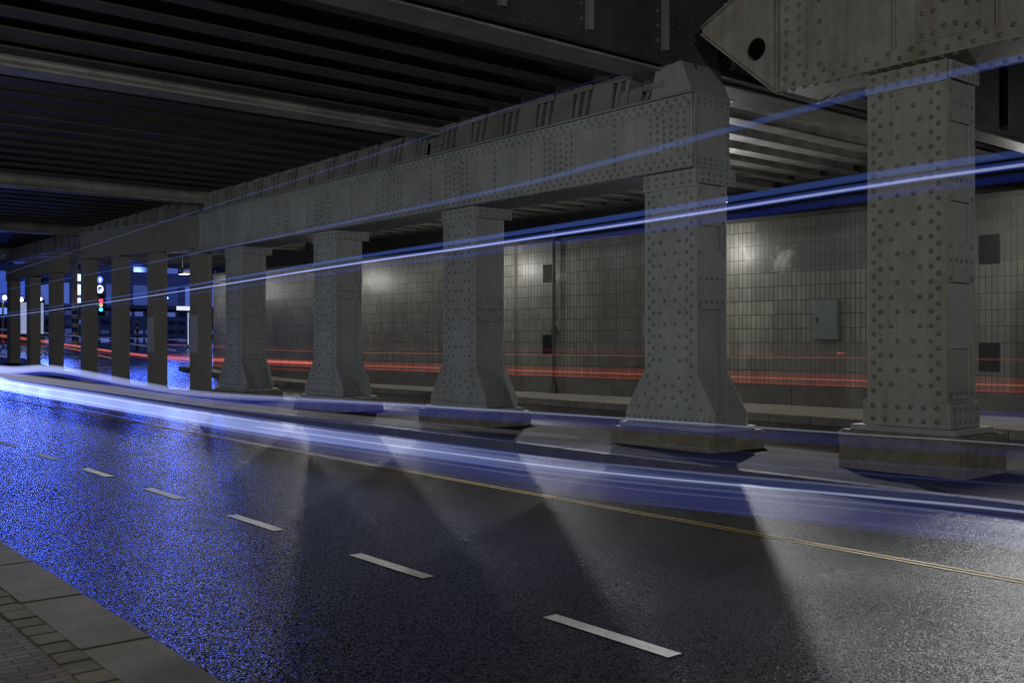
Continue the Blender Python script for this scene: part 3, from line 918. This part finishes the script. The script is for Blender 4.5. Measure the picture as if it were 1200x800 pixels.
for (dz, w, up) in ((1.38, .17, 1), (.82, .2, 0)):
    f = MB().prism([(w * math.cos(2*math.pi*k/20), h + dz + w * 1.2 * math.sin(2*math.pi*k/20)) for k in range(20)], 'y', -.1, -.065).build('lit_sign', e_sign if up else e_white, t)
    c = h + dz
    if up: MB().prism([(0, c + .13), (.1, c), (.04, c), (.04, c - .13), (-.04, c - .13), (-.04, c), (-.1, c)], 'y', -.112, -.101).build('arrow', e_white, f)
    else: MB().prism([(-.1, c + .12), (.1, c + .12), (.1, c + .02), (-.02, c + .02), (-.02, c - .12), (-.1, c - .12)], 'y', -.112, -.101).build('symbol', M['blue'], f)
tag(t, 'traffic light showing red on a pole with two lit round signs above', 'traffic light')
t = empty('sign_mast', (17.98, 62, gz(62)))
pole(t, 4.7)
for (z, hh, w) in ((5.46, .2, .2), (4.75, .3, .22), (4.12, .13, .2)):
    MB().box(-w, w, -.16, -.062, z - gz(62) - hh, z - gz(62) + hh).build('lit_panel', e_white, t, .05)
tag(t, 'mast carrying three bright white lit panels one above another, left of the red signal', 'sign mast')
t = empty('striped_mast', (17.5, 61, gz(61)))
MB().tube([(0, 0, 0), (0, 0, 5.6)], .16, 12).build('pole', M['whitep'], t)
for k in range(4): MB().tube([(0, 0, .5 + k * .5), (0, 0, .75 + k * .5)], .166, 12).build('blue_band', M['blue'], t)
tag(t, 'tall white mast with blue bands round its lower part', 'mast')
t = empty('striped_bollard', (21.45, 62, gz(62)))
MB().tube([(0, 0, 0), (0, 0, 1.5)], .09, 12).build('post', M['black'], t)
for k in range(3): MB().tube([(0, 0, .35 + k * .4), (0, 0, .55 + k * .4)], .094, 12).build('white_band', M['whitep'], t)
tag(t, 'black and white banded bollard at the far crossing', 'bollard')
t = empty('direction_sign', (24.6, 62, gz(62)))
pole(t, 2.6, .07)
MB().box(-.75, .15, -.09, -.071, 2.35, 2.6).build('board', emit('lit_board', (.8, .85, 1), 1.0), t)
MB().tube([(0, -.075, .2), (0, -.075, 2.2)], .03, 8).build('light_strip', emit('pole_light', (.6, .7, 1), .8), t)
tag(t, 'white lit direction board on a pole behind the plain posts', 'sign')
t = empty('kiosk', (17.2, 70, gz(70)))
MB().box(-.9, .9, -.5, .5, 0, 2.9).build('body', M['cabinet'], t, .03)
MB().box(-.8, .8, -.53, -.501, .7, 2.7).build('lit_panel', emit('kiosk_panel', (.5, .6, 1), .5), t)
tag(t, 'small pale kiosk with a lit front panel beyond the far posts', 'kiosk')
slab_ = [('street lamp with a glaring cold lamp at the left edge, beyond the farthest post', 13.99, 62, 4.11), ('street lamp glaring between the two farthest posts', 14.97, 62.5, 4.04),
         ('street lamp glaring between the second and third farthest posts', 16.11, 63, 4.12), ('street lamp glaring in the gap left of the lit sign panels', 17.25, 63.5, 4.40),
         ('taller street lamp seen high above the crossing between plain posts', 21.4, 64, 5.9), ('street lamp behind the lit direction board', 23.6, 63, 4.4), ('street lamp farthest to the right beyond the end of the tiled wall', 26.6, 64, 4.6), ('tall street lamp on the near side of the far crossing', 7.2, 68, 5.2), ('tall street lamp in the middle of the far road', 3.6, 66, 4.8)]
for i, (lb, x, y, z) in enumerate(slab_):
    t = empty('street_lamp', (x, y, gz(y)))
    h = z - gz(y)
    MB().tube([(0, .3, 0), (0, .3, h + .2)], [.07, .05], 10).build('pole', M['galv'], t)
    MB().box(-.1, .1, -.25, .32, h + .2, h + .28).build('head', M['galv'], t, .01)
    MB().sphere((0, -.1, h + .05), .11 if i < 4 else .08, 1, 1, .9).build('bulb_glass', e_star if i < 4 else e_blue, t, smooth=True)
    tag(t, lb, 'street lamp', 'street lamps at the far crossing')
    dv = Vector((-.24, -1, -.10))
    lamp('SPOT', t, (0, -.30, h - .10), (1500, 1500, 1500, 1600, 1750, 1750, 1600, 1300, 1100)[i], (.06, .125, .85), .8, dv.to_track_quat('-Z', 'Y').to_euler(), 27, .8)
for lb, x, h in (('added lamp lighting the front of the corner building', 20, 7.5), ('added lamp lighting the front of the brick building', 35, 7.5), ('added lamp lighting the front of the low glass building', 50, 7.5)):
    t = empty('street_lamp', (x, 82, gz(82)))  # added lamps, put in to make the facades visible
    MB().tube([(0, 0, 0), (0, 0, h)], [.09, .06], 10).build('pole', M['galv'], t)
    MB().box(-.12, .12, -.1, 1.2, h, h + .1).build('head', M['galv'], t, .01)
    MB().sphere((0, .9, h - .06), .12, 1, 1, .7).build('bulb_glass', emit('lamp_glow', (.4, .5, 1), 8), t, smooth=True)
    lamp('POINT', t, (0, .9, h - .25), 1500, (.16, .28, 1), .3)
    tag(t, lb, 'street lamp', 'street lamps at the far crossing')
# railing
t = empty('railing', (20, 66, gz(66)))
MB().tube([(0, 0, 1.0), (22, 0, 1.0)], .03, 8).build('top_rail', M['galv'], t)
MB().tube([(0, 0, .5), (22, 0, .5)], .02, 8).build('lower_rail', M['galv'], t)
for k in range(12): MB().tube([(k * 2, 0, 0), (k * 2, 0, 1.0)], .03, 8).build('post', M['galv'], t)
tag(t, 'metal railing along the far pavement beyond the crossing', 'railing')
# parked bicycles are unreadable at this size; buildings close the view
def building(name, x0, x1, y0, y1, h, fac, roof, label, plinth=3.6, shop=None):
    b = empty(name, ((x0 + x1) / 2, y0, gz(y0) - .1))
    w = (x1 - x0) / 2; d = y1 - y0
    MB().box(-w, w, 0, d, plinth, h).build('facade', fac, b)
    MB().box(-w + .05, w - .05, .15, d, 0, plinth - .002).build('ground_floor', shop or M['ledge'], b)
    MB().box(-w - .15, w + .15, -.15, d + .15, h + .002, h + .5).build('parapet', roof, b)
    MB().box(-w - .05, w + .05, -.3, .149, plinth - .35, plinth - .003).build('canopy', roof, b)
    return tag(b, label, 'building')
f1 = facade_mat('dark_brick_facade', (.09, .09, .12), (.12, .2, .8), (2.4, 3.0), (.7, .6), .7, .6)  # here and on the glass facade, pane glow also imitates blue street light
f2 = facade_mat('glass_facade', (.05, .07, .12), (.05, .11, .6), (1.6, 3.4), (.9, .8), .9, 1.0)
f3 = facade_mat('blue_lit_facade', (.08, .09, .14), (.12, .22, 1), (3.0, 3.2), (.8, .74), .85, 2.5)
s1 = facade_mat('shop_front', (.06, .06, .07), (.14, .22, .8), (1.0, .8), (.75, .5), .5, .5)
s2 = facade_mat('blue_shop_front', (.06, .06, .09), (.2, .35, 1), (1.3, 1.25), (.85, .7), .5, 1.2)
building('office_block', -24, 6, 92, 112, 22, f3, M['ledge'], 'office block with rows of blue lit windows closing the road at the far left', shop=s2)
building('corner_building', 8, 24, 96, 112, 18, f2, M['ledge'], 'dark glass corner building behind the signal mast', shop=s2)
building('brick_building', 25, 42, 92, 110, 16, f1, M['ledge'], 'dark brick building with a few lit windows behind the plain posts', shop=s1)
building('glass_building', 43.5, 74, 88, 108, 19, f2, M['ledge'], 'low dark glass building at the right of the far crossing', shop=s1)

# ------------------------------------------------------------------ light trails left by passing traffic
def trail(pts, radii, col, strength, label, group, sub=6):
    """smooth path (Catmull-Rom) of luminous air; pts are road positions (x, y, z)"""
    P = [Vector(p) for p in pts]
    if not isinstance(radii, (list, tuple)): radii = [radii] * len(P)
    out, rr = [], []
    for i in range(len(P) - 1):
        p0, p1, p2, p3 = P[max(0, i-1)], P[i], P[i+1], P[min(len(P)-1, i+2)]
        for k in range(sub):
            t = k / sub
            out.append(.5 * ((2*p1) + (p2 - p0) * t + (2*p0 - 5*p1 + 4*p2 - p3) * t*t + (3*p1 - p0 - 3*p2 + p3) * t**3))
            rr.append(radii[i] * (1 - t) + radii[i+1] * t)
    out.append(P[-1]); rr.append(radii[-1])
    o = MB().tube(out, rr, 14).build('light_trail', glow('trail_glow', col, strength), smooth=True)
    return tag(o, label, 'light trail', group)
BX = 6.5
gA = 'blue white light trails low along the near lane'
low = [(BX, -1.5, .64), (BX, 1.2, .64), (BX, 2.82, .63), (BX, 4.0, .594), (BX, 6.64, .50), (BX, 9.39, .47), (BX, 13.8, .45), (BX, 21, .5), (BX, 29.3, .57), (BX, 40, .75)]
WB = (.62, .68, 1); BL = (.10, .17, 1); DB = (.03, .06, .8)
n = len(low)
trail(low[:7], [.010, .010, .010, .010, .009, .008, .006], WB, 13, 'brightest hair thin white line inside the low blue light trail', gA)
trail([(p[0] + .01, p[1], p[2]) for p in low[3:]], [.012, .04, .07, .10, .14, .17, .17], (.46, .55, 1), .62, 'broad white light trail low on the near lane, swelling to the left', gA)
trail([(p[0] + .02, p[1], p[2] + .01) for p in low], [.055, .055, .055, .065, .085, .11, .13, .16, .19, .2], (.2, .3, 1), .42, 'blue glow round the brightest low light trail', gA)
trail([(p[0] + .1, p[1], p[2] - .16) for p in low], [.11, .11, .11, .11, .1, .09, .07, .06, .05, .05], (.06, .09, .6), .46, 'deep blue light trail just above the road, lowest of all', gA)
trail([(p[0] + .12, p[1], p[2] + .14) for p in low], [.11, .11, .11, .11, .11, .11, .12, .13, .14, .14], (.16, .2, .7), .10, 'faint blue light trail between the two bright low lines', gA)
up = [(BX, -1.5, 1.06), (BX, 2.82, 1.05), (BX, 4.0, 1.036), (BX, 7.6, .995), (BX, 11.3, .936), (BX, 15.7, .85), (BX, 18.8, .91), (BX, 24.4, 1.08), (BX, 29.3, .97), (BX, 40, 1.2)]
trail(up[:6], [.006, .006, .006, .007, .007, .005], WB, 9, 'thin white light trail at knee height', gA)
trail(up[2:], [.01, .02, .035, .055, .07, .09, .10, .10], (.55, .62, 1), .9, 'white light trail that wavers up and down at the far end of the near lane', gA)
trail([(p[0] + .03, p[1], p[2] - .06) for p in up], [.03, .03, .04, .06, .08, .09, .1, .11, .12, .12], (.05, .09, .8), .42, 'blue glow under the thin knee high light trail', gA)
mid = [(BX + .1, 7, .78), (BX + .1, 11.3, .72), (BX + .1, 15.7, .70), (BX + .1, 21, .75), (BX + .1, 29.3, .82), (BX, 38, 1.0)]
trail(mid, [.02, .05, .07, .08, .09, .09], (.8, .76, .78), .35, 'pale beige light trail between the two white ones at the far end', gA)
for (dz, r, col, st, lb) in ((.06, .010, WB, 3.2, 'hair thin pale streak along the top of the broad low light trail'), (-.055, .012, (.3, .4, 1), 3.0, 'fine blue streak along the middle of the low light trail'),
                             (-.10, .009, (.5, .58, 1), 2.2, 'fine pale streak along the bottom of the broad low light trail'), (-.20, .012, (.15, .2, .9), 1.6, 'dark blue streak just above the road under the low light trail'),
                             (.16, .008, (.3, .38, 1), 1.6, 'fine blue streak between the low and the knee high light trails'), (.24, .01, (.25, .3, .8), .9, 'faint fine streak just under the knee high light trail')):
    trail([(p[0] + .02, p[1], p[2] + dz * (1 if p[1] < 5 else 1.25)) for p in low], [r, r, r, r, r, r * 1.2, r * 1.5, r * 1.9, r * 2.2, r * 2.2], col, st, lb, gA)
gB = 'blue light trails high up along the near lane'
hi = [(-1.5, 2.90), (2.82, 2.885), (3.88, 2.875), (5.82, 2.83), (8.44, 2.785), (11.31, 2.745), (15.91, 2.64), (20.13, 2.56), (29.26, 2.43), (42, 2.4)]
def high(dz): return [(BX, y, z + dz) for y, z in hi]
tp = [1, 1, 1, 1, .95, .8, .6, .45, .35, .3]
trail(high(0), [.028 * k for k in tp], (.11, .24, .95), 2.2, 'broad blue light trail, upper one of the high double band', gB)
trail(high(-.075), [.012 * k for k in tp], WB, 13, 'thin white light trail inside the high double band', gB)
trail(high(-.07), [.028 * k for k in tp], (.08, .18, 1), 2.6, 'soft blue glow round the thin high white line', gB)
trail(high(-.15), [.03 * k for k in tp], (.03, .09, .8), .9, 'faint dark blue light trail below the high double band', gB)
trail([(BX, -1.5, 3.53), (BX, 2.82, 3.48), (BX, 3.88, 3.47), (BX, 5.06, 3.41), (BX, 6.64, 3.33), (BX, 7.88, 3.27), (BX, 11.31, 3.21), (BX, 13.8, 3.18), (BX, 20, 3.1), (BX, 29, 3.05)],
      [.03, .03, .028, .028, .026, .024, .02, .016, .012, .008], (.13, .25, .95), 1.6, 'single blue light trail crossing the face of the long girder', gB)
trail([(BX, 6.1, 4.12), (BX, 8.15, 4.07), (BX, 11.3, 3.95), (BX, 18.4, 3.77), (BX, 29.3, 3.45)], [.004, .012, .013, .012, .01], (.2, .28, 1), 1.3, 'thin blue light trail under the deck along the top of the girder', gB)
gR = 'red light trails on the far carriageway'
RD = (1, .07, .03); OR = (1, .22, .08)
def red(z, r, col, st, label, y0=2, y1=44, x=16.0, zz=None):
    pts = [(x, y0, z + .05), (x, 10, z + .03), (x, 20, z), (x, 30, z), (x, y1, zz or z + .1)]
    trail(pts, r, col, st, label, gR)
red(.88, .022, RD, 1.9, 'broad red light trail low along the far carriageway')
red(.98, .012, OR, 7, 'thin orange red light trail on top of the broad red one')
red(1.38, .02, OR, 1.3, 'faint orange light trail above the broad red one', zz=1.6)
red(1.0, .11, RD, .16, 'dim red glow between the red light trails')
red(1.48, .02, RD, .4, 'short red light trail far along the far carriageway, highest of the red ones', y0=22)
trail([(15.6, 26, 1.0), (15.5, 33, 1.02), (15, 38, 1.03), (14.6, 45, 1.25), (13.5, 54, 1.8), (12, 62, 2.3)], .055, (1, .2, .14), 1.6, 'bright red light trail seen between the plain posts', gR)
trail([(16.5, 30, .7), (16.3, 38, .8), (15.5, 48, 1.1), (14, 58, 1.6), (12, 66, 2.0)], .05, RD, .3, 'dim red light trail lower between the plain posts', gR)
trail([(14.5, 45, .95), (13.4, 54, 1.75), (11, 66, 2.35)], .035, (1, .35, .2), 1.2, 'orange red light trail crossing behind the farthest plain posts', gR)
trail([(17.5, 36, .5), (16.8, 46, .95), (15, 58, 1.75)], .03, (1, .3, .22), .9, 'thin red light trail closest to the road between the plain posts', gR)
trail([(16.9, 44, 1.3), (15.2, 56, 2.1), (12.5, 68, 2.6)], .04, (.5, .5, 1), .7, 'pale blue light trail above the red ones behind the farthest posts', 'light trails at the far crossing')
trail([(21, 44, 1.6), (21, 52, 1.75), (20, 60, 1.9), (17, 66, 2.0)], .05, (.35, .35, 1), .6, 'lavender light trail behind the plain posts', 'light trails at the far crossing')
trail([(17.2, 1, .42), (17.2, 9.4, .42)], .12, (.05,.08,.6), .3, 'deep blue light trail beside the far kerb at the right edge', 'light trails on the far side')

# ------------------------------------------------------------------ sky, camera, render settings
w = bpy.data.worlds.new('World'); scn.world = w; w.use_nodes = True
nt = w.node_tree; bg = nt.nodes['Background']
sky = nt.nodes.new('ShaderNodeTexSky'); sky.sky_type = 'NISHITA'; sky.sun_disc = False
sky.sun_elevation = R(-3); sky.sun_rotation = R(200)
nt.links.new(sky.outputs[0], bg.inputs[0]); bg.inputs[1].default_value = .1
cam = bpy.data.cameras.new('camera'); co = bpy.data.objects.new('camera', cam); COL.objects.link(co)
co.location = (0, 0, 1.7); co.rotation_euler = (R(90), 0, -TH)
cam.sensor_width = 36; cam.lens = 36 * 1177 / 1200; cam.clip_end = 2000
scn.camera = co
scn.render.resolution_x = 1024; scn.render.resolution_y = 682
scn.view_settings.view_transform = 'Standard'; scn.view_settings.look = 'None'
scn.view_settings.exposure = 0; scn.view_settings.gamma = 1
scn.render.engine = 'CYCLES'
cy = scn.cycles
cy.transparent_max_bounces = 48; cy.max_bounces = 8; cy.diffuse_bounces = 3; cy.glossy_bounces = 3; cy.volume_bounces = 0
cy.sample_clamp_indirect = 2; cy.use_denoising = True; cy.denoising_prefilter = 'NONE'; cy.sample_clamp_direct = 8
